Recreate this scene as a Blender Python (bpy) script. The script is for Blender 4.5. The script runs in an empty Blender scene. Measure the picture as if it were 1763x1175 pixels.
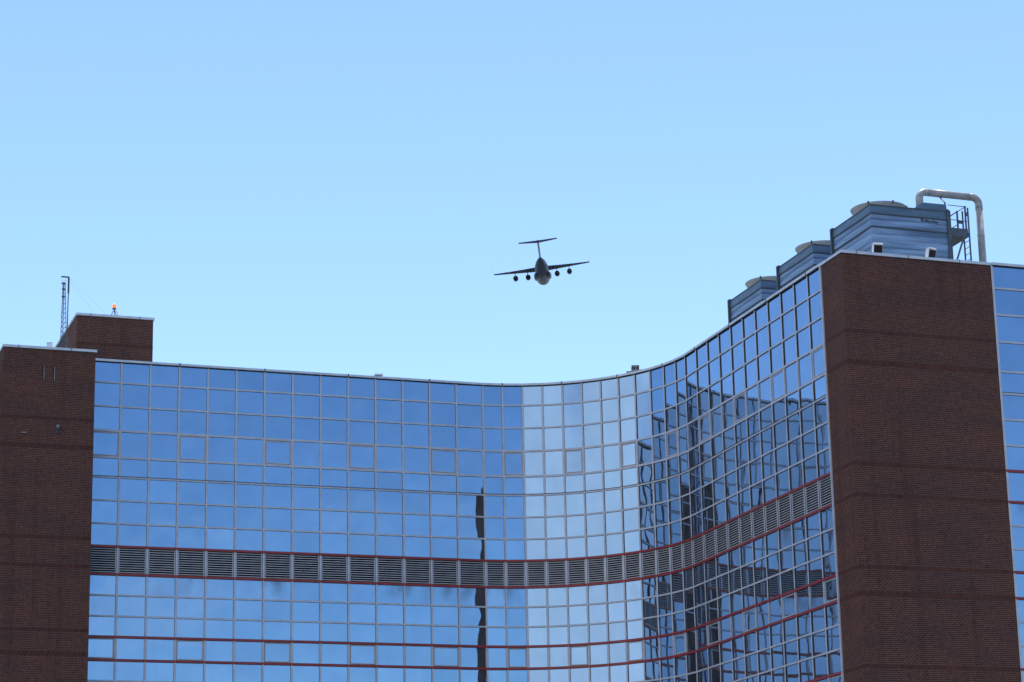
import bpy, bmesh, math, random
from mathutils import Vector, Matrix
R = math.radians
random.seed(7)
scene = bpy.context.scene
COL = scene.collection

# ------------------------------------------------------------------ camera, sky, sun, exposure
CAMZ = 1.7
cam_d = bpy.data.cameras.new("camera")
cam = bpy.data.objects.new("camera", cam_d)
COL.objects.link(cam)
scene.camera = cam
cam_d.sensor_width = 36.0
cam_d.lens = 4137.6 / 1763 * 36.0
cam_d.clip_start = 0.5
cam_d.clip_end = 30000
cam.matrix_world = Matrix.Translation((0, 0, CAMZ)) @ Matrix.Rotation(R(90 + 14.8507), 4, 'X') @ Matrix.Rotation(R(-1.1951), 4, 'Z')

SUN_AZ, SUN_EL = 4.0, 72.0        # azimuth clockwise from +Y (the way the camera looks)
SKY_STRENGTH, EXPOSURE = 0.10, 1.16
world = bpy.data.worlds.new("World")
scene.world = world
world.use_nodes = True
wn, wl = world.node_tree.nodes, world.node_tree.links
wn.clear()
w_out = wn.new('ShaderNodeOutputWorld')
w_bg = wn.new('ShaderNodeBackground')
w_bg.inputs['Strength'].default_value = SKY_STRENGTH
sky = wn.new('ShaderNodeTexSky')
sky.sky_type = 'NISHITA'
sky.sun_disc = False
sky.sun_elevation = R(SUN_EL)
sky.sun_rotation = R(SUN_AZ)
sky.altitude = 200
sky.air_density = 1.0
sky.dust_density = 0.0
sky.ozone_density = 4.6
# thin cirrus veil spread over the whole sky
tc = wn.new('ShaderNodeTexCoord')
mp = wn.new('ShaderNodeMapping')
mp.inputs['Location'].default_value = (-4.08, 3.1, -7.02)
mp.inputs['Scale'].default_value = (1.0, 1.0, 1.6)
mp.inputs['Rotation'].default_value = (0, 0, R(-5))
wl.new(tc.outputs['Generated'], mp.inputs['Vector'])
n1t = wn.new('ShaderNodeTexNoise')
n1t.inputs['Scale'].default_value = 1.15
n1t.inputs['Detail'].default_value = 6
n1t.inputs['Roughness'].default_value = 0.52
n1t.inputs['Distortion'].default_value = 0.4
wl.new(mp.outputs['Vector'], n1t.inputs['Vector'])
cr = wn.new('ShaderNodeMapRange')
cr.interpolation_type = 'SMOOTHSTEP'
cr.inputs['From Min'].default_value = 0.53
cr.inputs['From Max'].default_value = 0.61
cr.inputs['To Min'].default_value = 0.0
cr.inputs['To Max'].default_value = 0.88
wl.new(n1t.outputs['Fac'], cr.inputs['Value'])
wmix = wn.new('ShaderNodeMix')
wmix.data_type = 'RGBA'
wmix.inputs[7].default_value = (6.6, 6.7, 7.1, 1)
wl.new(cr.outputs['Result'], wmix.inputs[0])
wl.new(sky.outputs['Color'], wmix.inputs[6])
wl.new(wmix.outputs[2], w_bg.inputs['Color'])
wl.new(w_bg.outputs[0], w_out.inputs[0])

sun_d = bpy.data.lights.new("sun", 'SUN')
sun_d.energy = 3.0
sun_d.angle = R(0.53)
sun_d.color = (1.0, 0.95, 0.87)
sun = bpy.data.objects.new("sun", sun_d)
COL.objects.link(sun)
sdir = Vector((math.sin(R(SUN_AZ)) * math.cos(R(SUN_EL)), math.cos(R(SUN_AZ)) * math.cos(R(SUN_EL)), math.sin(R(SUN_EL))))
sun.rotation_euler = sdir.to_track_quat('Z', 'Y').to_euler()
sun.location = (0, 0, 80)

vs = scene.view_settings
vs.view_transform = 'Standard'
vs.look = 'None'
vs.gamma = 1.0
vs.exposure = EXPOSURE
vs.use_curve_mapping = False

# ------------------------------------------------------------------ materials
def new_mat(name):
    m = bpy.data.materials.new(name)
    m.use_nodes = True
    nt = m.node_tree
    return m, nt.nodes, nt.links, nt.nodes['Principled BSDF']

def noise_mat(name, c1, c2, scale=2.0, rough=0.6, metal=0.0, bump=0.0, stretch=(1, 1, 1), detail=4, lo=.35, hi=.65):
    m, n, l, b = new_mat(name)
    t = n.new('ShaderNodeTexCoord')
    mpn = n.new('ShaderNodeMapping')
    mpn.inputs['Scale'].default_value = stretch
    l.new(t.outputs['Object'], mpn.inputs['Vector'])
    ns = n.new('ShaderNodeTexNoise')
    ns.inputs['Scale'].default_value = scale
    ns.inputs['Detail'].default_value = detail
    l.new(mpn.outputs['Vector'], ns.inputs['Vector'])
    r = n.new('ShaderNodeValToRGB')
    r.color_ramp.elements[0].position = lo
    r.color_ramp.elements[1].position = hi
    r.color_ramp.elements[0].color = (*c1, 1)
    r.color_ramp.elements[1].color = (*c2, 1)
    l.new(ns.outputs['Fac'], r.inputs['Fac'])
    l.new(r.outputs['Color'], b.inputs['Base Color'])
    b.inputs['Roughness'].default_value = rough
    b.inputs['Metallic'].default_value = metal
    if bump:
        bp = n.new('ShaderNodeBump')
        bp.inputs['Strength'].default_value = 0.4
        bp.inputs['Distance'].default_value = bump
        l.new(ns.outputs['Fac'], bp.inputs['Height'])
        l.new(bp.outputs['Normal'], b.inputs['Normal'])
    return m

def glass_mat():
    m, n, l, b = new_mat("reflective_coated_glass")
    b.inputs['Metallic'].default_value = 1.0
    b.inputs['Roughness'].default_value = 0.012
    geo = n.new('ShaderNodeNewGeometry')
    ns = n.new('ShaderNodeTexNoise')
    ns.inputs['Scale'].default_value = 0.95
    ns.inputs['Detail'].default_value = 0.6
    ns.inputs['Roughness'].default_value = 0.4
    l.new(geo.outputs['Position'], ns.inputs['Vector'])
    bp = n.new('ShaderNodeBump')
    bp.inputs['Strength'].default_value = 1.0
    bp.inputs['Distance'].default_value = 0.0038
    l.new(ns.outputs['Fac'], bp.inputs['Height'])
    l.new(bp.outputs['Normal'], b.inputs['Normal'])
    # slight coating variation and a film of dirt
    n2 = n.new('ShaderNodeTexNoise')
    n2.inputs['Scale'].default_value = 0.9
    n2.inputs['Detail'].default_value = 5
    l.new(geo.outputs['Position'], n2.inputs['Vector'])
    r = n.new('ShaderNodeValToRGB')
    r.color_ramp.elements[0].position = 0.3
    r.color_ramp.elements[1].position = 0.7
    r.color_ramp.elements[0].color = (0.182, 0.305, 0.465, 1)
    r.color_ramp.elements[1].color = (0.207, 0.335, 0.50, 1)
    l.new(n2.outputs['Fac'], r.inputs['Fac'])
    # every sheet of the coating came out slightly different
    oi = n.new('ShaderNodeObjectInfo')
    mr = n.new('ShaderNodeMapRange')
    mr.inputs['To Min'].default_value = 0.94
    mr.inputs['To Max'].default_value = 1.06
    l.new(oi.outputs['Random'], mr.inputs['Value'])
    sc = n.new('ShaderNodeVectorMath')
    sc.operation = 'SCALE'
    l.new(r.outputs['Color'], sc.inputs[0])
    l.new(mr.outputs['Result'], sc.inputs['Scale'])
    l.new(sc.outputs['Vector'], b.inputs['Base Color'])
    # thin film of dust, patchy, heavier in streaks
    df = n.new('ShaderNodeBsdfDiffuse')
    df.inputs['Color'].default_value = (0.42, 0.45, 0.50, 1)
    mp3 = n.new('ShaderNodeMapping')
    mp3.inputs['Scale'].default_value = (2.2, 2.2, 0.5)
    l.new(geo.outputs['Position'], mp3.inputs['Vector'])
    n5 = n.new('ShaderNodeTexNoise')
    n5.inputs['Scale'].default_value = 1.3
    n5.inputs['Detail'].default_value = 6
    l.new(mp3.outputs['Vector'], n5.inputs['Vector'])
    m5 = n.new('ShaderNodeMapRange')
    m5.inputs['From Min'].default_value = 0.35
    m5.inputs['From Max'].default_value = 0.75
    m5.inputs['To Min'].default_value = 0.04
    m5.inputs['To Max'].default_value = 0.12
    l.new(n5.outputs['Fac'], m5.inputs['Value'])
    ms = n.new('ShaderNodeMixShader')
    l.new(m5.outputs['Result'], ms.inputs['Fac'])
    l.new(b.outputs[0], ms.inputs[1])
    l.new(df.outputs[0], ms.inputs[2])
    # grime washed down from the louvre band: smears on the row of panes below it
    sx = n.new('ShaderNodeSeparateXYZ')
    l.new(geo.outputs['Position'], sx.inputs[0])
    zf = n.new('ShaderNodeMapRange')
    zf.interpolation_type = 'SMOOTHSTEP'
    zf.inputs['From Min'].default_value = 20.25
    zf.inputs['From Max'].default_value = 21.65
    l.new(sx.outputs['Z'], zf.inputs['Value'])
    zc = n.new('ShaderNodeMath')
    zc.operation = 'LESS_THAN'
    zc.inputs[1].default_value = 21.75
    l.new(sx.outputs['Z'], zc.inputs[0])
    mp6 = n.new('ShaderNodeMapping')
    mp6.inputs['Scale'].default_value = (0.55, 0.55, 0.35)
    mp6.inputs['Location'].default_value = (3.1, 0.4, 0)
    l.new(geo.outputs['Position'], mp6.inputs['Vector'])
    n6 = n.new('ShaderNodeTexNoise')
    n6.inputs['Scale'].default_value = 1.0
    n6.inputs['Detail'].default_value = 4
    l.new(mp6.outputs['Vector'], n6.inputs['Vector'])
    m6 = n.new('ShaderNodeMapRange')
    m6.interpolation_type = 'SMOOTHSTEP'
    m6.inputs['From Min'].default_value = 0.52
    m6.inputs['From Max'].default_value = 0.72
    m6.inputs['To Max'].default_value = 0.6
    l.new(n6.outputs['Fac'], m6.inputs['Value'])
    p1 = n.new('ShaderNodeMath'); p1.operation = 'MULTIPLY'
    p2 = n.new('ShaderNodeMath'); p2.operation = 'MULTIPLY'
    l.new(zf.outputs['Result'], p1.inputs[0]); l.new(zc.outputs[0], p1.inputs[1])
    l.new(p1.outputs[0], p2.inputs[0]); l.new(m6.outputs['Result'], p2.inputs[1])
    gr = n.new('ShaderNodeBsdfDiffuse')
    gr.inputs['Color'].default_value = (0.10, 0.11, 0.13, 1)
    ms2 = n.new('ShaderNodeMixShader')
    l.new(p2.outputs[0], ms2.inputs['Fac'])
    l.new(ms.outputs[0], ms2.inputs[1])
    l.new(gr.outputs[0], ms2.inputs[2])
    l.new(ms2.outputs[0], n['Material Output'].inputs['Surface'])
    return m

def brick_mat(name, soldier=False):
    m, n, l, b = new_mat(name)
    uv = n.new('ShaderNodeUVMap')
    uv.uv_map = 'UVMap'
    bt = n.new('ShaderNodeTexBrick')
    bt.offset = 0.0 if soldier else 0.5
    bt.inputs['Scale'].default_value = 1.0
    bt.inputs['Brick Width'].default_value = 0.0855 if soldier else 0.206
    bt.inputs['Row Height'].default_value = 0.206 if soldier else 0.0855
    bt.inputs['Mortar Size'].default_value = 0.0068
    bt.inputs['Mortar Smooth'].default_value = 0.2
    bt.inputs['Bias'].default_value = 0.0
    if soldier:
        bt.inputs['Color1'].default_value = (0.086, 0.0335, 0.0265, 1)
        bt.inputs['Color2'].default_value = (0.070, 0.0285, 0.0235, 1)
        bt.inputs['Mortar'].default_value = (0.125, 0.080, 0.068, 1)
    else:
        bt.inputs['Color1'].default_value = (0.090, 0.035, 0.0265, 1)
        bt.inputs['Color2'].default_value = (0.060, 0.0255, 0.021, 1)
        bt.inputs['Mortar'].default_value = (0.215, 0.155, 0.135, 1)
    l.new(uv.outputs['UV'], bt.inputs['Vector'])
    # bands of brick batches and soot patches, wider than tall
    mpn = n.new('ShaderNodeMapping')
    mpn.inputs['Scale'].default_value = (0.28, 1.0, 1.0)
    l.new(uv.outputs['UV'], mpn.inputs['Vector'])
    ns = n.new('ShaderNodeTexNoise')
    ns.inputs['Scale'].default_value = 0.8
    ns.inputs['Detail'].default_value = 6
    l.new(mpn.outputs['Vector'], ns.inputs['Vector'])
    r = n.new('ShaderNodeValToRGB')
    r.color_ramp.elements[0].position = 0.32
    r.color_ramp.elements[1].position = 0.66
    r.color_ramp.elements[0].color = (0.84, 0.89, 0.97, 1)
    r.color_ramp.elements[1].color = (1.15, 1.02, 0.92, 1)
    l.new(ns.outputs['Fac'], r.inputs['Fac'])
    mx = n.new('ShaderNodeMix')
    mx.data_type = 'RGBA'
    mx.blend_type = 'MULTIPLY'
    mx.inputs[0].default_value = 1.0
    l.new(bt.outputs['Color'], mx.inputs[6])
    l.new(r.outputs['Color'], mx.inputs[7])
    # long vertical rain streaks
    mp4 = n.new('ShaderNodeMapping')
    mp4.inputs['Scale'].default_value = (1.5, 0.07, 1.0)
    l.new(uv.outputs['UV'], mp4.inputs['Vector'])
    n4 = n.new('ShaderNodeTexNoise')
    n4.inputs['Scale'].default_value = 1.0
    n4.inputs['Detail'].default_value = 3
    l.new(mp4.outputs['Vector'], n4.inputs['Vector'])
    mr4 = n.new('ShaderNodeMapRange')
    mr4.inputs['From Min'].default_value = 0.32
    mr4.inputs['From Max'].default_value = 0.46
    mr4.inputs['To Min'].default_value = 0.80
    mr4.inputs['To Max'].default_value = 1.0
    l.new(n4.outputs['Fac'], mr4.inputs['Value'])
    sc4 = n.new('ShaderNodeVectorMath')
    sc4.operation = 'SCALE'
    l.new(mx.outputs[2], sc4.inputs[0])
    l.new(mr4.outputs['Result'], sc4.inputs['Scale'])
    # fine grain per brick
    n3 = n.new('ShaderNodeTexNoise')
    n3.inputs['Scale'].default_value = 5.0
    n3.inputs['Detail'].default_value = 3
    l.new(uv.outputs['UV'], n3.inputs['Vector'])
    mr = n.new('ShaderNodeMapRange')
    mr.inputs['From Min'].default_value = 0.3
    mr.inputs['From Max'].default_value = 0.7
    mr.inputs['To Min'].default_value = 0.82
    mr.inputs['To Max'].default_value = 1.18
    l.new(n3.outputs['Fac'], mr.inputs['Value'])
    m2 = n.new('ShaderNodeVectorMath')
    m2.operation = 'SCALE'
    l.new(sc4.outputs['Vector'], m2.inputs[0])
    l.new(mr.outputs['Result'], m2.inputs['Scale'])
    l.new(m2.outputs['Vector'], b.inputs['Base Color'])
    b.inputs['Roughness'].default_value = 0.9
    b.inputs['Specular IOR Level'].default_value = 0.2
    bp = n.new('ShaderNodeBump')
    bp.inputs['Strength'].default_value = 0.5
    bp.inputs['Distance'].default_value = 0.006
    bp.invert = True
    l.new(bt.outputs['Fac'], bp.inputs['Height'])
    l.new(bp.outputs['Normal'], b.inputs['Normal'])
    return m

M = {}
M['glass'] = glass_mat()
M['brick'] = brick_mat('brown_brick')
M['soldier'] = brick_mat('soldier_course_brick', True)
M['alu'] = noise_mat('anodised_aluminium', (0.41, 0.445, 0.52), (0.51, 0.545, 0.62), 1.5, 0.5, 0.0)
M['gasket'] = noise_mat('dark_gasket', (0.02, 0.02, 0.022), (0.035, 0.035, 0.04), 3, 0.6)
M['red'] = noise_mat('dark_red_enamel', (0.22, 0.018, 0.020), (0.30, 0.026, 0.028), 1.2, 0.45)
M['slat'] = noise_mat('louvre_aluminium', (0.42, 0.45, 0.50), (0.54, 0.57, 0.62), 2, 0.5)
M['blade'] = noise_mat('shade_toned_louvre_blade', (0.15, 0.156, 0.168), (0.25, 0.256, 0.27), 2.5, 0.7)  # shade inside the louvre, painted in as a darker blade colour
M['gris'] = noise_mat('plain_galvanised_steel', (0.16, 0.17, 0.185), (0.26, 0.27, 0.285), 3, 0.5)
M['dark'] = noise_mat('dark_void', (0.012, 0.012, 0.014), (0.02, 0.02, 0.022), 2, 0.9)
M['coping'] = noise_mat('coping_metal', (0.46, 0.53, 0.62), (0.58, 0.65, 0.74), 1.5, 0.5)
M['galv'] = noise_mat('weathered_galvanised_sheet', (0.07, 0.13, 0.235), (0.26, 0.42, 0.66), 1.6, 0.55, 0.0, 0.0, (0.14, 0.14, 2.4), 8, .36, .64)
M['galv_dark'] = noise_mat('weathered_steel_flange', (0.03, 0.038, 0.05), (0.06, 0.075, 0.095), 2, 0.6)
M['fan'] = noise_mat('fan_stack_fibreglass', (0.24, 0.25, 0.25), (0.32, 0.33, 0.32), 1.5, 0.7)
M['pipe'] = noise_mat('aluminium_pipe_jacket', (0.25, 0.255, 0.27), (0.37, 0.375, 0.385), 4, 0.42, 0.0)
M['steel'] = noise_mat('painted_steel', (0.045, 0.062, 0.09), (0.07, 0.09, 0.125), 4, 0.5)
M['white'] = noise_mat('white_paint', (0.58, 0.59, 0.60), (0.68, 0.69, 0.70), 3, 0.4)
M['lens'] = noise_mat('dark_lamp_glass', (0.008, 0.008, 0.01), (0.015, 0.015, 0.018), 3, 0.2)
M['plane'] = noise_mat('hazed_aircraft_paint', (0.052, 0.08, 0.145), (0.066, 0.10, 0.17), 0.3, 0.5)  # blue of the distance haze is painted into the aircraft grey
M['plane_dark'] = noise_mat('dark_engine_metal', (0.03, 0.036, 0.05), (0.05, 0.058, 0.075), 1, 0.5)
M['plane_light'] = noise_mat('bare_engine_metal', (0.45, 0.45, 0.45), (0.55, 0.55, 0.55), 1, 0.4)
M['roof'] = noise_mat('roof_gravel', (0.09, 0.09, 0.09), (0.14, 0.14, 0.14), 3, 0.95)
M['back'] = noise_mat('rendered_back_wall', (0.24, 0.20, 0.18), (0.3, 0.26, 0.24), 0.6, 0.9)
M['ink'] = noise_mat('faded_dark_lettering', (0.03, 0.04, 0.06), (0.07, 0.08, 0.11), 9, 0.7)
M['ground'] = noise_mat('grass_and_town', (0.030, 0.038, 0.040), (0.045, 0.054, 0.056), 0.05, 0.95)
M['pave'] = noise_mat('asphalt_paving', (0.045, 0.045, 0.047), (0.065, 0.064, 0.063), 0.4, 0.9)

def amber_mat():
    m, n, l, b = new_mat('amber_beacon_lens')
    ns = n.new('ShaderNodeTexNoise')
    ns.inputs['Scale'].default_value = 8
    r = n.new('ShaderNodeValToRGB')
    r.color_ramp.elements[0].color = (0.85, 0.25, 0.03, 1)
    r.color_ramp.elements[1].color = (0.95, 0.36, 0.06, 1)
    l.new(ns.outputs['Fac'], r.inputs['Fac'])
    l.new(r.outputs['Color'], b.inputs['Base Color'])
    b.inputs['Roughness'].default_value = 0.25
    b.inputs['Transmission Weight'].default_value = 0.35
    b.inputs['Subsurface Weight'].default_value = 0.4
    b.inputs['Subsurface Radius'].default_value = (0.1, 0.05, 0.02)
    l.new(r.outputs['Color'], b.inputs['Emission Color'])
    b.inputs['Emission Strength'].default_value = 0.25
    return m
M['amber'] = amber_mat()

# ------------------------------------------------------------------ helpers
class MB:
    """collects geometry; build() links it as ONE mesh object"""
    def __init__(s):
        s.v, s.f, s.mi, s.uv = [], [], [], {}
    def quad(s, a, b, c, d, mi=0, uv=None):
        i = len(s.v)
        s.v += [Vector(a), Vector(b), Vector(c), Vector(d)]
        if uv: s.uv[len(s.f)] = uv
        s.f.append((i, i + 1, i + 2, i + 3)); s.mi.append(mi)
    def box(s, O, X, Y, Z, x0, x1, y0, y1, z0, z1, mi=0):
        O, X, Y, Z = Vector(O), Vector(X), Vector(Y), Vector(Z)
        i = len(s.v)
        for z in (z0, z1):
            for x, y in ((x0, y0), (x1, y0), (x1, y1), (x0, y1)):
                s.v.append(O + X * x + Y * y + Z * z)
        fs = [(3, 2, 1, 0), (4, 5, 6, 7), (0, 1, 5, 4), (1, 2, 6, 5), (2, 3, 7, 6), (3, 0, 4, 7)]
        flip = X.cross(Y).dot(Z) * (x1 - x0) * (y1 - y0) * (z1 - z0) < 0
        for f in fs:
            f = tuple(i + k for k in f)
            s.f.append(f[::-1] if flip else f); s.mi.append(mi)
    def tube(s, pts, r, n=8, mi=0, caps=True):
        pts = [Vector(p) for p in pts]
        rs = r if isinstance(r, (list, tuple)) else [r] * len(pts)
        base = len(s.v)
        ref = None
        for k, p in enumerate(pts):
            a = pts[max(k - 1, 0)]; b = pts[min(k + 1, len(pts) - 1)]
            d = (b - a).normalized()
            if ref is None:
                ref = d.orthogonal().normalized()
            u = (ref - d * ref.dot(d)).normalized(); ref = u
            w = d.cross(u)
            for q in range(n):
                t = 2 * math.pi * q / n
                s.v.append(p + (u * math.cos(t) + w * math.sin(t)) * rs[k])
        for k in range(len(pts) - 1):
            for q in range(n):
                a = base + k * n + q; b = base + k * n + (q + 1) % n
                s.f.append((a, b, b + n, a + n)); s.mi.append(mi)
        if caps:
            s.f.append(tuple(base + q for q in reversed(range(n)))); s.mi.append(mi)
            s.f.append(tuple(base + (len(pts) - 1) * n + q for q in range(n))); s.mi.append(mi)
    def rings(s, rings, mi=0, caps=True, closed=True):
        base = len(s.v); n = len(rings[0])
        for r in rings: s.v += [Vector(p) for p in r]
        for k in range(len(rings) - 1):
            for q in range(n):
                a = base + k * n + q; b = base + k * n + (q + 1) % n
                s.f.append((a, b, b + n, a + n)); s.mi.append(mi)
        if caps:
            s.f.append(tuple(base + q for q in reversed(range(n)))); s.mi.append(mi)
            s.f.append(tuple(base + (len(rings) - 1) * n + q for q in range(n))); s.mi.append(mi)
    def build(s, name, mats, parent=None, smooth=False, origin=None):
        me = bpy.data.meshes.new(name)
        o3 = Vector(origin) if origin is not None else Vector((0, 0, 0))
        me.from_pydata([v - o3 for v in s.v], [], s.f)
        if not isinstance(mats, (list, tuple)): mats = [mats]
        for m in mats: me.materials.append(M[m] if isinstance(m, str) else m)
        me.polygons.foreach_set('material_index', s.mi)
        if s.uv:
            ul = me.uv_layers.new(name='UVMap')
            for fi, uvs in s.uv.items():
                p = me.polygons[fi]
                for li, uvc in zip(p.loop_indices, uvs): ul.data[li].uv = uvc
        if smooth:
            me.polygons.foreach_set('use_smooth', [True] * len(me.polygons))
        me.update()
        ob = bpy.data.objects.new(name, me)
        COL.objects.link(ob)
        if parent is not None:
            ob.parent = parent
            ob.location = o3 - (parent['_o'] if False else parent_origin(parent))
        else:
            ob.location = o3
        return ob

ORIG = {}
def parent_origin(p):
    o = Vector((0, 0, 0))
    while p is not None:
        o += p.location; p = p.parent
    return o
def empty(name, loc, label, cat, group=None):
    e = bpy.data.objects.new(name, None)
    e.empty_display_size = 0.5
    e.location = loc
    COL.objects.link(e)
    tag(e, label, cat, group)
    return e
def tag(o, label=None, cat=None, group=None, kind=None):
    if label: o['label'] = label
    if cat: o['category'] = cat
    if group: o['group'] = group
    if kind: o['kind'] = kind
    return o
UP = Vector((0, 0, 1))
def v3(p, z): return Vector((p[0], p[1], z))

# ------------------------------------------------------------------ measured plan of the building
A0, A1 = R(70.515), R(162.162)
D0 = Vector((math.sin(A0), math.cos(A0), 0)); N0 = Vector((D0.y, -D0.x, 0))        # long facade, outward normal
D1 = Vector((math.sin(A1), math.cos(A1), 0)); N1 = Vector((D1.y, -D1.x, 0))        # right facade
W, WC, W2, DL = 1.5, 1.0837, 1.5281, R(7.1012)
ZT = 30.969 + CAMZ
P13 = Vector((-1.6465, 125.777, 0))
NL = 6                                   # columns hidden behind the brick stair tower, kept for completeness
PT = {13: P13}
for i in range(-1, 13): PT[i] = P13 - D0 * W * (13 - i)
for k in range(12):
    a = A0 + DL * (k + 1)
    PT[14 + k] = PT[13 + k] + Vector((math.sin(a), math.cos(a), 0)) * WC
for k in range(11): PT[26 + k] = PT[25] + D1 * W2 * (k + 1)
COLS = list(range(-1, 37))
steps = [1.145, 1.247, 1.267, 1.385, 1.025, 1.19, 1.178, 1.167, 1.414, 1.048, 1.049, 1.039, 1.156, 1.031, 1.053, 1.031]
steps += [1.156, 1.04, 1.05, 1.04, 1.156, 1.04, 1.05, 1.04, 1.156, 1.04, 1.05, 1.04]
ZR = [ZT]
for s_ in steps: ZR.append(ZR[-1] - s_)
RED = {8, 9, 12, 13, 16, 17, 20, 21, 24, 25}
WINROW = {3, 12, 16, 20, 24}             # cell row below line k
A36 = PT[36]
TC = A36 + D1 * 2.2074                   # outer corner of the right brick tower
TE = TC + D0 * 7.46
NROW = len(ZR) - 1

def seg_normal(j):
    d = (PT[j + 1] - PT[j]).normalized()
    return Vector((d.y, -d.x, 0))
def col_normal(i):
    if i == COLS[0]: return seg_normal(i), 1.0
    if i == COLS[-1]: return seg_normal(i - 1), 1.0
    a, b = seg_normal(i - 1), seg_normal(i)
    n = (a + b).normalized()
    return n, 1.0 / n.dot(a)
def path(offset, ids=COLS):
    out = []
    for i in ids:
        n, k = col_normal(i)
        out.append(PT[i] + n * (k * offset))
    return out
def sweep(mb, t0, t1, z0, z1, mi=0, ids=COLS):
    a, b = path(t0, ids), path(t1, ids)
    rg = []
    for p, q in zip(a, b):
        rg.append([v3(p, z0), v3(q, z0), v3(q, z1), v3(p, z1)])
    mb.rings(rg, mi)

# ------------------------------------------------------------------ ground
mb = MB()
n = 48
ring = [Vector((9000 * math.cos(2 * math.pi * k / n), 9000 * math.sin(2 * math.pi * k / n), 0)) for k in range(n)]
mb.v += ring; mb.f.append(tuple(range(n))); mb.mi.append(0)
g = mb.build('ground', 'ground')
tag(g, 'grassy ground spreading out around the hospital building', kind='structure')
mb = MB()
mb.quad((-90, -60, .004), (90, -60, .004), (90, 150, .004), (-90, 150, .004))
g = mb.build('pavement', 'pave')
tag(g, 'dark asphalt paving in front of and under the building', kind='structure')

# ------------------------------------------------------------------ glass building
B = empty('glass_building', v3(P13, 0), 'blue mirror glass building with concave curved curtain wall and louvre band', 'building')

def to_px(p):
    # only used to rank panes by the size they show
    q = cam.matrix_world.inverted() @ Vector(p)
    if q.z > -1: return None
    s = cam_d.lens / 36.0 * 1024
    return (512 + q.x / -q.z * s, 341 - q.y / -q.z * s)

def pane_geo(mb, O, X, N, w, z0, z1, rnd, sag_s=0.0011, tilt=0.0016, turn=0.0):
    """a slightly bowed, slightly tilted sheet of glass; O = lower corner, X along, N out"""
    sag = rnd.gauss(0, sag_s); tx = rnd.gauss(0, tilt) + turn; tz = rnd.gauss(0, tilt)
    tw = rnd.gauss(0, 0.0006)
    m = 4; h = z1 - z0; base = len(mb.v)
    for a in range(m + 1):
        for b in range(m + 1):
            u = -1 + 2 * b / m; v = -1 + 2 * a / m
            t = sag * (1 - u * u) * (1 - v * v * 0.9) + tx * u * w / 2 + tz * v * h / 2 + tw * u * v
            mb.v.append(O + X * (w * b / m) + UP * (h * a / m) + N * (t - 0.008))
    for a in range(m):
        for b in range(m):
            i = base + a * (m + 1) + b
            mb.f.append((i, i + 1, i + m + 2, i + m + 1)); mb.mi.append(0)

cells = []
for j in COLS[:-1]:
    for r in range(NROW):
        if r == 8: continue
        if r in WINROW and j % 3 == 2: continue
        O = v3(PT[j], ZR[r + 1]); X = (PT[j + 1] - PT[j]); w = X.length; X = X.normalized(); Nn = seg_normal(j)
        pts = [to_px(O), to_px(O + X * w), to_px(O + X * w + UP * (ZR[r] - ZR[r + 1])), to_px(O + UP * (ZR[r] - ZR[r + 1]))]
        ar = 0.0
        for q in range(4):
            ax, ay = pts[q]; bx, by = pts[(q + 1) % 4]
            ar += ax * by - bx * ay
        ar = abs(ar) / 2
        cy = sum(p[1] for p in pts) / 4
        if cy > 690: ar = 0
        cells.append((ar, j, r, O, X, Nn, w))
cells.sort(key=lambda c: -c[0])
rest = MB()
for k, (ar, j, r, O, X, Nn, w) in enumerate(cells):
    rnd = random.Random(1000 * (j + 5) + r)
    if k < 300:
        mb = MB()
        pane_geo(mb, O, X, Nn, w, ZR[r + 1], ZR[r], rnd, turn=(0.0208 if r < 8 else 0.0188) if j == 12 else 0.0)
        mb.build('pane', 'glass', B, True, O)
    else:
        pane_geo(rest, O, X, Nn, w, ZR[r + 1], ZR[r], rnd)
o = rest.build('pane_field', 'glass', B, True)
tag(o, kind='stuff')

# opening windows: frame + pane
for r in sorted(WINROW):
    for j in COLS[:-1]:
        if j % 3 != 2: continue
        O = v3(PT[j], ZR[r + 1]); X = (PT[j + 1] - PT[j]); w = X.length; X = X.normalized(); Nn = seg_normal(j)
        h = ZR[r] - ZR[r + 1]
        a, b, c, d = 0.095, w - 0.095, 0.10, h - 0.10
        fw = 0.042
        mb = MB()
        mb.box(O, X, Nn, UP, a, b, -0.02, 0.020, c, c + fw)
        mb.box(O, X, Nn, UP, a, b, -0.02, 0.020, d - fw, d)
        mb.box(O, X, Nn, UP, a, a + fw, -0.02, 0.0195, c + fw, d - fw)
        mb.box(O, X, Nn, UP, b - fw, b, -0.02, 0.0195, c + fw, d - fw)
        # thin dark shadow gap round the sash
        g_ = 0.018
        mb.box(O, X, Nn, UP, a - g_, b + g_, -0.02, 0.006, c - g_, c, 1)
        mb.box(O, X, Nn, UP, a - g_, b + g_, -0.02, 0.006, d, d + g_, 1)
        mb.box(O, X, Nn, UP, a - g_, a, -0.02, 0.006, c, d, 1)
        mb.box(O, X, Nn, UP, b, b + g_, -0.02, 0.006, c, d, 1)
        # fixed surround filling up to mullions
        mb.box(O, X, Nn, UP, 0.0, a - g_, -0.02, 0.012, 0, h)
        mb.box(O, X, Nn, UP, b + g_, w, -0.02, 0.012, 0, h)
        mb.box(O, X, Nn, UP, a - g_, b + g_, -0.02, 0.0115, 0, c - g_)
        mb.box(O, X, Nn, UP, a - g_, b + g_, -0.02, 0.0115, d + g_, h)
        win = mb.build('window', ['alu', 'gasket'], B, False, O)
        mb = MB()
        pane_geo(mb, O + X * (a + fw - .01) + UP * (c + fw - .01), X, Nn, (b - a) - 2 * fw + .02, c + fw - .01, d - fw + .01, random.Random(j * 77 + r))
        mb.build('pane', 'glass', win, True, O)

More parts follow.
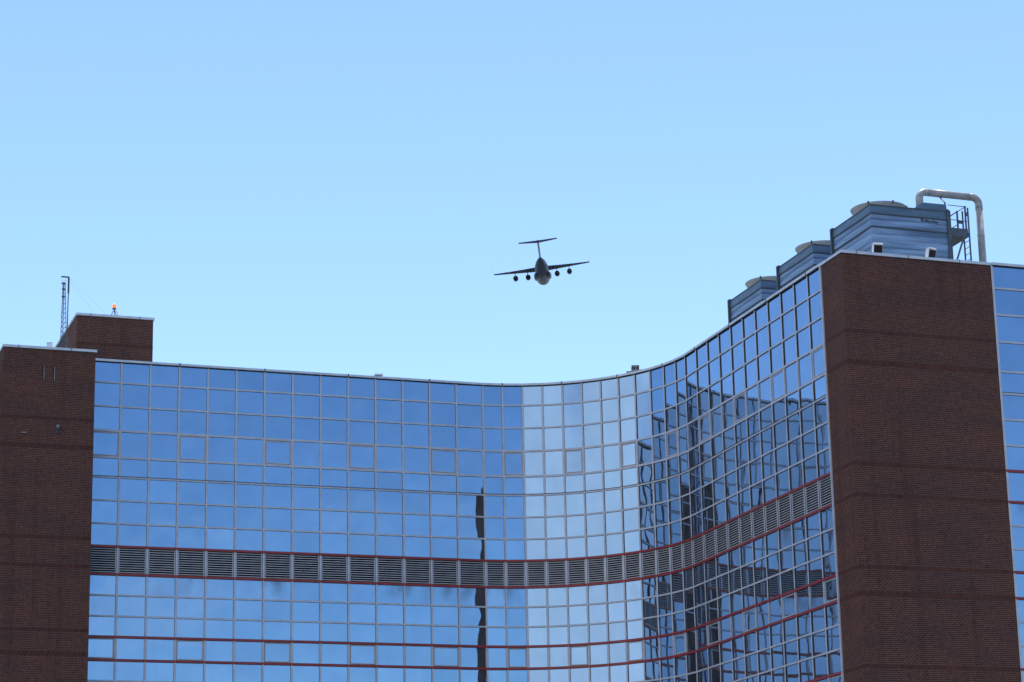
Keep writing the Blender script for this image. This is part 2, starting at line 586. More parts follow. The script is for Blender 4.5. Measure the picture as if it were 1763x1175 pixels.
# vertical mullions
for i in COLS:
    n_, _k = col_normal(i)
    X = Vector((-n_.y, n_.x, 0))
    O = v3(PT[i], 0)
    mb = MB()
    zb, zt_ = ZR[-1], ZT - 0.05
    hw = 0.049
    mb.box(O, X, n_, UP, -0.044, 0.044, -0.05, 0.035, zb, zt_, 1)
    mb.box(O, X, n_, UP, -hw, hw, 0.035, 0.045, zb, zt_, 0)
    mb.box(O, X, n_, UP, -hw - 0.010, hw + 0.010, -0.05, 0.008, zb, zt_, 1)
    # fatter frame in the window strips
    for r in sorted(WINROW):
        mb.box(O, X, n_, UP, -0.072, 0.072, -0.05, 0.022, ZR[r + 1] + 0.05, ZR[r] - 0.05, 0)
    mb.build('mullion', ['alu', 'gasket'], B, False, v3(PT[i], zb))

# horizontal transoms and red bands, one per line
for r in range(1, NROW + 1):
    mb = MB(); z = ZR[r]
    if r in RED:
        sweep(mb, -0.05, 0.068, z - 0.056, z + 0.056, 0)
        sweep(mb, -0.05, 0.02, z - 0.074, z + 0.070, 1)
        mb.build('red_band', ['red', 'gasket'], B, False, v3(P13, z))
    else:
        hh = 0.054 if r in (3, 4) else 0.042
        sweep(mb, -0.05, 0.033, z - hh + .004, z + hh - .004, 1)
        sweep(mb, 0.033, 0.0435, z - hh, z + hh, 0)
        sweep(mb, -0.05, 0.007, z - hh - 0.012, z + hh + 0.006, 1)
        if r == 5:
            sweep(mb, -0.05, 0.058, z + hh, z + hh + 0.028, 1)
        mb.build('transom', ['alu', 'gasket'], B, False, v3(P13, z))

# louvre panels
for j in COLS[:-1]:
    zb, zt_ = ZR[9] + 0.062, ZR[8] - 0.062
    O = v3(PT[j], zb); X = (PT[j + 1] - PT[j]); w = X.length; X = X.normalized(); Nn = seg_normal(j)
    h = zt_ - zb
    mb = MB()
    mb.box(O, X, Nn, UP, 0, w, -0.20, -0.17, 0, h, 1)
    for a, b in ((0.072, 0.108), (w - 0.108, w - 0.072)):
        mb.box(O, X, Nn, UP, a, b, -0.03, 0.012, 0, h, 0)
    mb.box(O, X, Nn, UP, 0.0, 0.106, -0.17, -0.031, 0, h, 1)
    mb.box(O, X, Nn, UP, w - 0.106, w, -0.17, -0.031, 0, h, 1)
    lp = mb.build('louvre_panel', ['slat', 'dark'], B, False, O)
    mb = MB(); ns_ = 11
    for k in range(ns_):
        zc = h * (k + 0.5) / ns_
        x0, x1 = 0.109, w - 0.109
        # blade slopes down outwards, with a small lip
        i = len(mb.v)
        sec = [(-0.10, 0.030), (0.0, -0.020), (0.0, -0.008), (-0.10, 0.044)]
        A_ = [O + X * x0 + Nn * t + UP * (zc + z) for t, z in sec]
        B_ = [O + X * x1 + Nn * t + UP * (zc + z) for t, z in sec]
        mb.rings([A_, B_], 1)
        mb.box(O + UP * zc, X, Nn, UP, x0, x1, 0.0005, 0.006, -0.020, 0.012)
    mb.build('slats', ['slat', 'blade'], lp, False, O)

# parapet coping in lengths, with thin joints
for a_ in range(0, len(COLS) - 1, 3):
    ids = COLS[a_:a_ + 4]
    mb = MB()
    sweep(mb, -0.34, 0.10, ZT - 0.05, ZT + 0.065, 0, ids)
    sweep(mb, -0.30, 0.085, ZT - 0.09, ZT - 0.05, 1, ids)
    o = mb.build('coping', ['coping', 'gasket'], B, False, v3(PT[ids[0]], ZT))
    mb = MB()
    n_, _k = col_normal(ids[0]); X = Vector((-n_.y, n_.x, 0))
    mb.box(v3(PT[ids[0]], ZT), X, n_, UP, -0.03, 0.03, -0.35, 0.108, -0.055, 0.085)
    mb.build('joint_clip', 'galv_dark', o, False, v3(PT[ids[0]], ZT))

# roof slab and the walls away from the camera
RZ = ZT - 0.36
LW = PT[-1] - D0 * 8
fp = [LW - N0 * .35] + [p for p in path(-0.35)] + [TC - D1 * 6 - N1 * .35, TE - D1 * .4, TE + D0 * 6 - D1 * .35]
back = [TE + D0 * 6 - D1 * 38, LW - N0 * 18]
poly = fp + back
mb = MB()
for z in (RZ - 0.5, RZ):
    mb.v += [v3(p, z) for p in poly]
k = len(poly)
mb.f += [tuple(range(k - 1, -1, -1)), tuple(range(k, 2 * k))]; mb.mi += [0, 0]
for q in range(k):
    mb.f.append((q, (q + 1) % k, k + (q + 1) % k, k + q)); mb.mi.append(0)
mb.build('roof', 'roof', B, False, v3(P13, RZ))
mb = MB()
bl = [fp[-1]] + back + [fp[0]]
for a, b in zip(bl[:-1], bl[1:]):
    mb.quad(v3(a, 0), v3(b, 0), v3(b, RZ + .3), v3(a, RZ + .3))
mb.build('back_wall', 'back', B, False, v3(P13, 0))

# ------------------------------------------------------------------ brick towers
def brick_block(name, label, foot, z0, z1, bands, cop_h=0.13, cop_o=0.06, u_off=0.0, exposed=None, cat='tower'):
    """foot: plan polygon, counter-clockwise from above seen; faces get metre UVs"""
    O = v3(foot[0], z0)
    e = empty(name, O, label, cat)
    mb = MB(); k = len(foot); u = u_off
    for q in range(k):
        a, b = foot[q], foot[(q + 1) % k]; L = (b - a).length
        mb.quad(v3(a, z0), v3(b, z0), v3(b, z1), v3(a, z1), 0, [(u, z0), (u + L, z0), (u + L, z1), (u, z1)])
        u += L
    i = len(mb.v); mb.v += [v3(p, z1) for p in foot]; mb.f.append(tuple(range(i, i + k))); mb.mi.append(1)
    mb.build('brick_wall', ['brick', 'roof'], e, False, O)
    def loop(off, za, zb, nm, mt, edges):
        mb = MB(); uu = 0.0
        for q in edges:
            a, b = foot[q], foot[(q + 1) % k]; d = (b - a).normalized(); nn = Vector((d.y, -d.x, 0)); L = (b - a).length
            ex0 = off if (q - 1) % k in edges else 0.0
            # corner extension so neighbouring bands meet
            a2, b2 = a - d * ex0, b
            f = (v3(a2 + nn * off, za), v3(b2 + nn * off, za), v3(b2 + nn * off, zb), v3(a2 + nn * off, zb))
            bk = [v3(a2 - nn * .02, za), v3(b2 - nn * .02, za), v3(b2 - nn * .02, zb), v3(a2 - nn * .02, zb)]
            mb.quad(*f, 0, [(uu, 0), (uu + L, 0), (uu + L, zb - za), (uu, zb - za)])
            mb.quad(f[3], f[2], bk[2], bk[3], 0, [(uu, 0), (uu + L, 0), (uu + L, .02), (uu, .02)])
            mb.quad(bk[0], bk[1], f[1], f[0], 0, [(uu, 0), (uu + L, 0), (uu + L, .02), (uu, .02)])
            uu += L
        return mb.build(nm, mt, e, False, v3(foot[0], za))
    ed = exposed if exposed is not None else list(range(k))
    for z in bands:
        loop(0.004, z - 0.103, z + 0.103, 'soldier_course', 'soldier', ed)
    # coping: one cap piece per exposed edge
    for q in ed:
        a, b = foot[q], foot[(q + 1) % k]; d = (b - a).normalized(); nn = Vector((d.y, -d.x, 0)); L = (b - a).length
        mb = MB()
        st = cop_o if (q - 1) % k in ed else 0.0
        en = cop_o if (q + 1) % k in ed else 0.0
        mb.box(v3(a, z1), d, nn, UP, -st, L - (0.24 if (q + 1) % k in ed else 0) , -0.24, cop_o, 0.003, cop_h)
        if (q + 1) % k in ed:
            mb.box(v3(a, z1), d, nn, UP, L - .238, L + en - 0.002, -0.24, cop_o - .003, 0.004, cop_h - .002)
        c = mb.build('coping', 'coping', e, False, v3(a, z1))
        for jx in [x * 2.6 + 0.7 for x in range(int((L - .8) / 2.6) + 1)]:
            if jx > L - .3: continue
            m2 = MB(); m2.box(v3(a, z1), d, nn, UP, jx, jx + 0.03, -0.25, cop_o + .006, 0.0, cop_h + .012)
            m2.build('coping_joint', 'galv_dark', c, False, v3(a + d * jx, z1))
    return e

bands = [ZR[r] for r in (3, 4, 8, 9, 12, 13, 16, 17, 20, 21, 24, 25)]
t = 0.05
rt = brick_block('brick_tower', 'brown brick stair tower with two floodlights below the cooling tower', [A36 + N1 * t + D1 * .06, TC + N1 * t, TE + N1 * 0, TE - D1 * 6, TC - D1 * 6 - N1 * 1.0, A36 - N1 * 1.0 + D1 * .06],
                 0, ZT - 0.09, bands, exposed=[0, 1], u_off=0.07)
# left tower
LR = PT[0] - D0 * 1.6676 + N0 * 2.0
LL = LR - D0 * 4.556
lt = brick_block('brick_tower', 'brown brick stair tower with narrow slots in front of the lattice mast', [LL, LR, LR - N0 * 7, LL - N0 * 7],
                 0, ZT - 0.14, bands, exposed=[0, 1, 3], u_off=0.03)
# brick penthouse behind
PL = PT[0] - N0 * 4.0
tmp = Vector((-22.9787, 122.4722, 0))
PLc = tmp; PRc = tmp + D0 * 4.0568
ph = brick_block('brick_penthouse', 'dark brick rooftop penthouse carrying the orange beacon', [PLc, PRc, PRc - N0 * 7.5, PLc - N0 * 7.5],
                 RZ, ZT + 3.42, [ZT + 1.9], exposed=[0, 1, 3], u_off=0.11, cat='penthouse')

# metal trim between glass and brick
mb = MB()
mb.box(v3(A36, 0), D1, N1, UP, -0.03, 0.075, -0.05, 0.115, 0.2, ZT - .06)
mb.build('corner_trim', 'alu', B, False, v3(A36, 0.2))

# slots, lamp and bracket on left tower
for u in (-2.55, -2.03):
    mb = MB()
    O = v3(LR + D0 * u, ZT - 1.36)
    mb.box(O, D0, N0, UP, -0.085, -0.02, 0.001, 0.012, -0.35, 0.35, 1)
    mb.box(O, D0, N0, UP, -0.02, 0.02, 0.001, 0.03, -0.34, 0.34, 0)
    mb.build('slot', ['gris', 'dark'], lt, False, O)
O = v3(LR + D0 * -1.8, ZT - 4.3)
lamp = empty('wall_lamp', O, 'small grey floodlight fixed on the brick tower with slots', 'lamp')
mb = MB()
mb.tube([O + N0 * .003, O + N0 * .05], 0.10, 14); mb.tube([O + N0 * .05, O + N0 * .12 + UP * .08], 0.025, 8)
mb.build('mount', 'galv_dark', lamp, False, O)
mb = MB()
c0 = O + N0 * .12 + UP * .08
mb.tube([c0 + N0 * -.03 + UP * .02, c0 + N0 * .02 + UP * .12, c0 + N0 * .07 + UP * .2], [0.05, 0.075, 0.09], 12)
mb.build('lamp_head', 'gris', lamp, True, O)
O = v3(LR + D0 * -3.45, ZT - 4.45)
mb = MB()
mb.box(O, D0, N0, UP, -0.11, 0.11, 0.0, 0.07, -0.03, 0.03)
mb.box(O, D0, N0, UP, -0.14, -0.05, 0.07, 0.10, -0.02, 0.02)
mb.tube([O + N0 * .05 + D0 * .1, O + N0 * .05 + D0 * .16 + UP * .01], 0.02, 6)
o = mb.build('wall_bracket', 'gris', None, False, O)
tag(o, 'small metal bracket fixed on the brick tower beside the wall lamp', 'bracket')

# ------------------------------------------------------------------ glass wing right of the brick tower
S0 = TE - D1 * .02
WG = empty('glass_wing', v3(TE, 0), 'flat blue glass wing with wide panes beyond the brick tower', 'building')
wcols = [0.0, 2.05, 3.6, 5.15]
for j in range(3):
    for r in range(18):
        mb = MB()
        O = v3(S0 + D0 * wcols[j], ZR[r + 1])
        pane_geo(mb, O, D0, N0, wcols[j + 1] - wcols[j], ZR[r + 1], ZR[r], random.Random(9000 + j * 50 + r))
        mb.build('pane', 'glass', WG, True, O)
for j, u in enumerate(wcols):
    O = v3(S0 + D0 * (u + (0.075 if j == 0 else 0)), 0); mb = MB()
    mb.box(O, D0, N0, UP, -.048, .048, -.05, .03, ZR[18], ZT - .05, 1)
    mb.box(O, D0, N0, UP, -.056, .056, .03, .05, ZR[18], ZT - .05, 0)
    mb.build('mullion', ['alu', 'gasket'], WG, False, O)
for r in range(1, 19):
    O = v3(S0, ZR[r]); mb = MB(); z = 0.06 if r in RED else 0.047
    mb.box(O, D0, N0, UP, 0.02, 5.2, -.05, .025, -z + .004, z - .004, 1)
    mb.box(O, D0, N0, UP, 0.02, 5.2, .025, .06 if r in RED else .041, -z, z, 0)
    if r == 5: mb.box(O, D0, N0, UP, 0.02, 5.2, -.05, .047, z, z + .03, 1)
    if r in RED:
        mb.build('red_band', ['red', 'gasket'], WG, False, O)
    else:
        mb.build('transom', ['alu', 'gasket'], WG, False, O)
mb = MB(); O = v3(S0, ZT)
mb.box(O, D0, N0, UP, 0.07, 5.2, -.3, .10, -.06, .06)
mb.box(O, D0, N0, UP, 0.07, 5.2, -.3, .085, -.10, -.06, 1)
mb.build('coping', ['coping', 'gasket'], WG, False, O)
mb = MB(); O = v3(S0, 0)
mb.box(O, D0, N0, UP, 0.0, 5.2, -5.0, -.06, 0.0, ZR[18] - .02)
mb.build('base_wall', 'brick' if False else 'back', WG, False, O)

# ------------------------------------------------------------------ cooling towers
CZ = ZT + 2.97
def cooling_tower(along, label, detail):
    K = v3(A36 + D1 * along - N1 * 2.5, RZ)
    e = empty('cooling_tower', K, label, 'cooling tower', 'cooling towers on the roof')
    Y = -D1; X = D0
    w, dp = 3.93, 4.0
    H = CZ - RZ
    zs = [0.0, 0.95, H - 1.03, H - 0.40, H]
    # sheet courses, the top one slightly flared out
    for k in range(4):
        mb = MB()
        off = 0.0 if k < 3 else 0.03
        mb.box(K, X, Y, UP, -off, w + off, -off, dp + off, zs[k] + .012, zs[k + 1] - .012)
        mb.build('casing_panel', 'galv' if k < 3 else 'galv_top', e, False, K + UP * zs[k])
    for k in range(1, 5):
        mb = MB()
        o_ = 0.045
        z = zs[k]
        for (x0, x1, y0, y1) in ((-o_, w + o_, -o_, 0.0), (-o_, w + o_, dp, dp + o_), (-o_, 0.0, 0.0, dp), (w, w + o_, 0.0, dp)):
            mb.box(K, X, Y, UP, x0, x1, y0, y1, z - .03, z + .03)
        mb.build('flange', 'galv_dark', e, False, K + UP * z)
    # rolled horizontal ribs in the sheet
    for k in (0, 1, 2):
        mb = MB(); nr = max(2, int((zs[k + 1] - zs[k]) / 0.2)); 
        for q in range(1, nr):
            z = zs[k] + (zs[k + 1] - zs[k]) * q / nr
            for (x0, x1, y0, y1) in ((-.012, w + .012, -.012, 0.0), (-.012, w + .012, dp, dp + .012), (-.012, 0.0, 0.0, dp), (w, w + .012, 0.0, dp)):
                mb.box(K, X, Y, UP, x0, x1, y0, y1, z - .03, z + .022)
        mb.build('ribs', 'galv', e, False, K + UP * zs[k])
    for (x, y) in ((w + .05, -.02), (-.02, dp + .03)):
        mb = MB()
        mb.box(K, X, Y, UP, x - .07, x + .07, y - .07, y + .07, 0, H + .10)
        mb.box(K, X, Y, UP, x + .09 if x > 1 else x - .13, x + .13 if x > 1 else x - .09, y - .05, y + .05, 0, H + .05)
        mb.build('corner_post', 'steel', e, False, K + X * x + Y * y)
    mb = MB()
    c = K + X * 1.5 + Y * 2.1
    seg = 40; prof = [(1.30, H - .02), (1.22, H + .10), (1.20, H + .25), (1.26, H + .45), (1.34, H + .56), (1.30, H + .56), (1.20, H + .40), (1.16, H + .2), (1.18, H - .02)]
    mb.rings([[c + (X * math.cos(2 * math.pi * q / seg) + Y * math.sin(2 * math.pi * q / seg)) * r_ + UP * z_ for q in range(seg)] for r_, z_ in prof], 0, False)
    fs = mb.build('fan_stack', 'fan', e, True, c)
    mb = MB()
    for q in range(6):
        a = 2 * math.pi * q / 6; d = X * math.cos(a) + Y * math.sin(a); p = X * -math.sin(a) + Y * math.cos(a)
        mb.box(c + UP * (H + .2), d, (p + UP * .3).normalized(), (UP - p * .3).normalized(), .1, 1.1, -.14, .14, -.01, .01)
    mb.tube([c + UP * (H + .1), c + UP * (H + .3)], .14, 10)
    mb.build('fan', 'steel', fs, False, c)
    for q in range(4):
        a = q * 0.9 - 2.4
        p = c + (X * math.cos(a) + Y * math.sin(a)) * 1.33 + UP * (H + .5)
        mb = MB(); mb.box(p, X, Y, UP, -.03, .03, -.03, .03, -.03, .11)
        mb.build('lug', 'galv_dark', fs, False, p)
    if not detail: return e, K, H
    # raised distribution basin
    mb = MB(); mb.box(K, X, Y, UP, 2.73, 3.93, 0.0, 3.6, H + .033, H + .36)
    mb.build('water_basin', 'galv_top', e, False, K + X * 2.73 + UP * H)
    # access-door handle bars on the side sheet
    for q, (yy, za, zb2) in enumerate(((.62, .35, 1.0), (.40, .35, 1.02))):
        mb = MB(); mb.tube([K + X * -.04 + Y * yy + UP * za, K + X * -.04 + Y * (yy - .04) + UP * zb2], .015, 6)
        mb.build('side_bar', 'steel', e, False, K)
    mb = MB(); mb.box(K, X, Y, UP, -.05, -.001, .30, .66, 1.0, 1.05); mb.build('side_bar', 'steel', e, False, K)
    return e, K, H

M['galv_top'] = noise_mat('weathered_dark_galvanised_sheet', (0.05, 0.10, 0.17), (0.10, 0.18, 0.28), 1.6, 0.55, 0.0, 0.0, (0.5, 0.5, 2.0), 6, .3, .7)
ct, K1, H1 = cooling_tower(0.26, 'weathered galvanised cooling tower with lettering, access platform and ladder', True)
cooling_tower(-6.07, 'weathered galvanised cooling tower in the middle of the row of three', False)
cooling_tower(-12.38, 'weathered galvanised cooling tower at the curved end of the row', False)

# lettering on the casing
def text_mesh(txt, size):
    cu = bpy.data.curves.new('t', 'FONT'); cu.body = txt; cu.size = size; cu.extrude = 0.004; cu.offset = 0.006
    cu.resolution_u = 3
    ob = bpy.data.objects.new('t', cu); COL.objects.link(ob)
    bpy.context.view_layer.update()
    me = bpy.data.meshes.new_from_object(ob.evaluated_get(bpy.context.evaluated_depsgraph_get()))
    bpy.data.objects.remove(ob); bpy.data.curves.remove(cu)
    return me
Z0 = ZT - RZ
me = text_mesh("Marley", 0.27)
me.materials.clear(); me.materials.append(M['ink'])
ob = bpy.data.objects.new('lettering', me); COL.objects.link(ob); ob.parent = ct
mw = max(v.co.x for v in me.vertices)
rot = Matrix((D0, UP, N0)).transposed().to_4x4()
ob.matrix_local = Matrix.Translation(D0 * 2.76 + UP * (Z0 + 2.36) + N0 * .018) @ rot @ Matrix.Diagonal((0.72 / mw, 0.8, 1, 1))
mb = MB()     # round emblem left of the word
c = K1 + D0 * 2.64 + UP * (Z0 + 2.45) + N0 * .018
ring_o = [c + D0 * .075 * math.cos(q * math.pi / 10) + UP * .11 * math.sin(q * math.pi / 10) for q in range(20)]
ring_i = [c + D0 * .03 * math.cos(q * math.pi / 10) + UP * .055 * math.sin(q * math.pi / 10) for q in range(20)]
for q in range(20):
    mb.quad(ring_o[q], ring_o[(q + 1) % 20], ring_i[(q + 1) % 20], ring_i[q])
mb.box(c, D0, N0, UP, -.012, .012, -.002, .001, -.055, .055)
mb.build('emblem', 'ink', ct, False, c)

# overhead pipe
def arc(c, r, a0, a1, X, Z, n=7):
    return [c + X * (r * math.cos(a0 + (a1 - a0) * k / n)) + Z * (r * math.sin(a0 + (a1 - a0) * k / n)) for k in range(n + 1)]
Y = -D1
pb = K1 + Y * 0.9
def pp(u, z): return pb + D0 * u + UP * (Z0 + z)
rb = 0.34; ul, ur, zt2 = 3.05, 6.2, 4.17
pipe = empty('overhead_pipe', pp(ur, -.36), 'large silver pipe arching from the cooling tower down to the roof', 'pipe')
mb = MB()
mb.tube([pp(ul, 3.25), pp(ul, zt2 - rb)] + arc(pp(ul + rb, zt2 - rb), rb, math.pi, math.pi / 2, D0, UP) + [pp(ul + .5, zt2)], .175, 20)
mb.build('elbow', 'pipe', pipe, True, pp(ul, zt2))
mb = MB(); mb.tube([pp(ul + .5, zt2), pp(ur - .5, zt2 - .02)], .177, 20); mb.build('pipe_run', 'pipe', pipe, True, pp(ul, zt2))
mb = MB()
mb.tube([pp(ur - .5, zt2 - .02)] + arc(pp(ur - rb, zt2 - .02 - rb), rb, math.pi / 2, 0, D0, UP) + [pp(ur, zt2 - .6)], .175, 20)
mb.build('elbow', 'pipe', pipe, True, pp(ur, zt2))
mb = MB(); mb.tube([pp(ur, zt2 - .6), pp(ur, -.36)], .172, 20); mb.build('pipe_riser', 'pipe', pipe, True, pp(ur, -.36))
for u, z, hz in ((ul + .5, zt2, 1), (ul + 1.55, zt2, 1), (ur - .5, zt2 - .02, 1), (ur, zt2 - .6, 0), (ur, zt2 - 1.9, 0), (ur, zt2 - 3.2, 0), (ul, zt2 - .42, 0)):
    mb = MB(); d = D0 if hz else UP
    mb.tube([pp(u, z) - d * .02, pp(u, z) + d * .02], .183, 20); mb.build('pipe_band', 'pipe', pipe, False, pp(u, z))
mb = MB(); mb.tube([K1 + D0 * 3.95 + UP * (Z0 + 2.9), K1 + D0 * 4.0 + Y * .2 + UP * (Z0 + 3.5), pp(4.15, zt2 - .17)], .04, 8)
mb.build('pipe_support', 'steel', pipe, False, K1 + D0 * 3.95)

# access platform, rails and ladder on the first cooling tower
def kp(u, y, z): return K1 + D0 * u + Y * y + UP * (Z0 + z)
pf = MB()
pf.box(kp(4.08, 0, 1.82), D0, Y, UP, 0, .88, 0, 1.5, 0.0, 0.03)
pf.box(kp(4.08, 0, 1.82), D0, Y, UP, 0, .88, -.03, -.002, 0.0, 0.40)
pf.box(kp(4.08, 0, 1.82), D0, Y, UP, .885, .915, -.03, 1.5, 0.0, 0.40)
pf.box(kp(4.08, 0, 1.82), D0, Y, UP, 0, .88, 1.502, 1.53, 0.0, 0.40)
pl = pf.build('platform', 'steel', ct, False, kp(4.08, 0, 1.82))
mb = MB()
for (u, y, z0, z1) in ((4.52, .04, 2.2, 3.08), (4.93, 0.0, 2.2, 3.34), (4.93, 1.5, 2.2, 3.34)):
    mb.box(kp(u, y, 0), D0, Y, UP, -.035, .035, -.03, .03, z0, z1)
    ob = mb.build('rail_post', 'steel', pl, False, kp(u, y, z0)); mb = MB()
for a, b in (((4.05, 0, 3.32), (5.0, 0, 3.31)), ((4.05, 0, 2.62), (5.0, 0, 2.60)), ((4.95, 0, 3.31), (4.95, 1.5, 3.31)), ((4.52, 0.05, 3.05), (4.52, 1.4, 3.05)), ((4.52, .05, 2.42), (4.52, 1.4, 2.42))):
    mb = MB(); mb.tube([kp(*a), kp(*b)], .02, 6); mb.build('rail', 'steel', pl, False, kp(*a))
mb = MB(); mb.tube([kp(4.82, 0.0, 1.95), kp(4.22, 0.0, .4)], .06, 4); mb.build('brace', 'steel', ct, False, kp(4.2, 0, .4))
ld = empty('ladder', kp(5.07, 0, -.36), 'narrow steel ladder climbing to the cooling tower platform', 'ladder')
for y, zt3 in ((0.0, 3.27), (0.52, 3.27)):
    mb = MB(); mb.box(kp(5.07, y, 0), D0, Y, UP, -.035, .035, -.02, .02, -.36, zt3); mb.build('stile', 'steel', ld, False, kp(5.07, y, -.36))
for q in range(8):
    z = -0.1 + .30 * q
    mb = MB(); mb.tube([kp(5.07, 0.0, z), kp(5.07, .52, z)], .016, 6); mb.build('rung', 'steel', ld, False, kp(5.07, 0, z))
for z in (2.95, 1.95):
    mb = MB(); mb.box(kp(4.95, 0, z), D0, Y, UP, 0.0, .12, -.03, .03, -.09, .09); mb.build('ladder_clip', 'steel', ld, False, kp(4.95, 0, z))
for z in (2.7,):
    mb = MB(); mb.box(kp(4.95, 0.5, z), D0, Y, UP, -.2, .12, -.03, .03, -.06, .06); mb.build('ladder_clip', 'steel', ld, False, kp(4.95, .5, z))

# floodlights on the tower parapet
def floodlight(u, yaw, label):
    O = v3(TC + D0 * u - D1 * .13, ZT + 0.042)
    e = empty('floodlight', O, label, 'floodlight', 'floodlights on the brick tower parapet')
    Yf = (N0 * math.cos(yaw) + D0 * math.sin(yaw)); Xf = Vector((-Yf.y, Yf.x, 0))
    mb = MB(); mb.box(O, Xf, Yf, UP, -.16, .16, -.14, .02, 0, .03); mb.tube([O + Xf * -.1 + UP * .02, O + Xf * -.1 + UP * .16], .025, 8); mb.tube([O + Xf * .1 + UP * .02, O + Xf * .1 + UP * .16], .025, 8)
    mb.build('bracket', 'galv_dark', e, False, O)
    # housing: side profile, rounded top, face leaning down and out
    prof = [(-.14, .06), (.05, .02), (.155, .40), (.16, .45), (.13, .475), (.02, .47), (-.06, .42), (-.11, .30)]
    mb = MB()
    mb.rings([[O + Xf * x + Yf * y + UP * z for y, z in prof] for x in (-.22, .22)])
    h = mb.build('housing', 'white', e, False, O)
    mb = MB()
    d = (Yf * .105 + UP * .38).normalized(); nn = (Yf * .38 - UP * .105).normalized()
    p = O + Yf * .05 + UP * .02
    mb.box(p, Xf, d, nn, -.20, .20, .02, .365, 0.001, .012)
    mb.build('lamp_glass', 'lens', h, False, p)
    return e
floodlight(1.83, -0.12, 'white parapet floodlight on the brick tower beside the glass facade corner')
floodlight(4.52, 0.25, 'white parapet floodlight on the brick tower below the cooling tower lettering')

# ------------------------------------------------------------------ lattice mast, beacon, roof clutter
MR = LR - N0 * 3.0
def mp_(u, z, y=0.0): return v3(MR + D0 * u - N0 * y, ZT + z)
mast = empty('lattice_mast', mp_(-1.15, -.14), 'slim triangular lattice radio mast with bracketed aerial behind the tower', 'mast')
def legs(z):
    f_ = (z + .14) / 4.5
    wd = .19 * (1 - f_) + .055 * f_
    uc = -1.16 * (1 - f_) + -1.235 * f_
    return [mp_(uc - wd, z), mp_(uc + wd, z), mp_(uc, z, wd * 1.7)]
zs_ = [-.14 + .255 * k for k in range(18)]
for q in range(3):
    mb = MB(); mb.tube([legs(z)[q] for z in zs_], .018, 6); mb.build('leg', 'steel', mast, False, legs(zs_[0])[q])
mb = MB()
for k in range(len(zs_) - 1):
    a, b = legs(zs_[k]), legs(zs_[k + 1])
    for q in range(3):
        r_ = (q + 1) % 3
        mb.tube([a[q], b[r_]], .009, 4); mb.tube([b[q], b[r_]], .009, 4)
mb.build('lacing', 'steel', mast, False, legs(-.14)[0])
tp = mp_(-1.235, 4.22)
for z, rr in ((4.25, .10), (3.95, .07), (3.55, .075)):
    mb = MB(); c = mp_(-1.235, z, .08)
    mb.tube([c - UP * .03, c + UP * .03], rr, 10); mb.tube([c - D0 * (rr + .06), c + D0 * (rr + .06)], .018, 6)
    mb.build('clamp', 'steel', mast, False, c)
mb = MB(); mb.tube([mp_(-1.235 - .10, 4.48, .08), mp_(-1.235 - .09, 4.38, .08), mp_(-1.235, 4.29, .08), mp_(-1.235 + .09, 4.38, .08), mp_(-1.235 + .10, 4.48, .08)], .012, 6)
mb.build('loop_aerial', 'gris', mast, False, mp_(-1.235, 4.3))
mb = MB(); mb.box(mp_(0, 4.58), D0, -N0, UP, -1.38, -.97, -.04, .04, -.025, .035)
mb.box(mp_(0, 4.58), D0, -N0, UP, -1.04, -.955, -.042, .042, -.86, -.026)
mb.build('arm', 'steel', mast, False, mp_(-1.0, 4.58))
mb = MB(); mb.tube([mp_(-1.0, 3.75), mp_(-1.005, 2.6), mp_(-1.0, -.14)], .028, 8); mb.build('pole', 'steel', mast, False, mp_(-1.0, -.14))
PB = lambda u, z, y=0.0: v3(PLc + D0 * u - N0 * y, ZT + z)
for u, z in ((1.0, 3.56), (1.62, 3.56)):
    mb = MB(); mb.tube([mp_(-1.0, 4.4 if u < 1.2 else 4.55), PB(u, z, .1)], .0022, 4); mb.build('guy_wire', 'steel', mast, False, mp_(-1.0, 4.4))

BC = PB(1.97, 3.55, .1)
bc = empty('beacon', BC, 'orange warning beacon on a small stand on the penthouse edge', 'beacon')
mb = MB()
c = BC + UP * .43
mb.rings([[c + Vector((math.cos(q * math.pi / 8), math.sin(q * math.pi / 8), 0)) * r_ + UP * z_ for q in range(16)] for r_, z_ in ((.098, 0), (.105, .05), (.105, .14), (.09, .19), (.045, .22))])
mb.build('lens', 'amber', bc, True, c)
mb = MB(); mb.tube([c - UP * .075, c - UP * .002], .10, 16); mb.tube([c - UP * .16, c - UP * .075], .028, 8); mb.build('base', 'steel', bc, False, c)
for dx, dy in ((-.14, -.05), (.14, -.05), (.0, .13)):
    mb = MB(); mb.tube([c - UP * .15, c + D0 * dx * .6 + N0 * dy * .6 - UP * .22, BC + D0 * dx + N0 * dy], .022, 6); mb.build('leg', 'steel', bc, False, BC)
mb = MB(); mb.tube([c - UP * .12 + D0 * .03, c + D0 * .16 - UP * .2, BC + D0 * .2 + UP * .05, BC + D0 * .1], .012, 6); mb.build('cable', 'steel', bc, False, BC)

O = v3(LR + D0 * -2.24 - N0 * .5, ZT - .14)
mb = MB(); mb.box(O, D0, N0, UP, -.135, .135, -.1, .1, .0, .46); mb.box(O, D0, N0, UP, -.15, .15, -.115, .115, .461, .49)
o = mb.build('junction_box', 'coping', None, False, O); tag(o, 'small pale metal box on top of the brick tower with slots', 'box')

O = v3(PT[0] + D0 * 13.97 - N0 * 1.0, RZ)
e = empty('roof_vent', O, 'small flat grey vent box just above the long straight parapet', 'vent')
mb = MB(); mb.box(O, D0, N0, UP, -.14, .14, -.14, .14, 0, .72); mb.build('shaft', 'gris', e, False, O)
mb = MB(); mb.box(O, D0, N0, UP, -.21, .21, -.2, .2, .721, .80); mb.build('cap', 'coping', e, False, O)

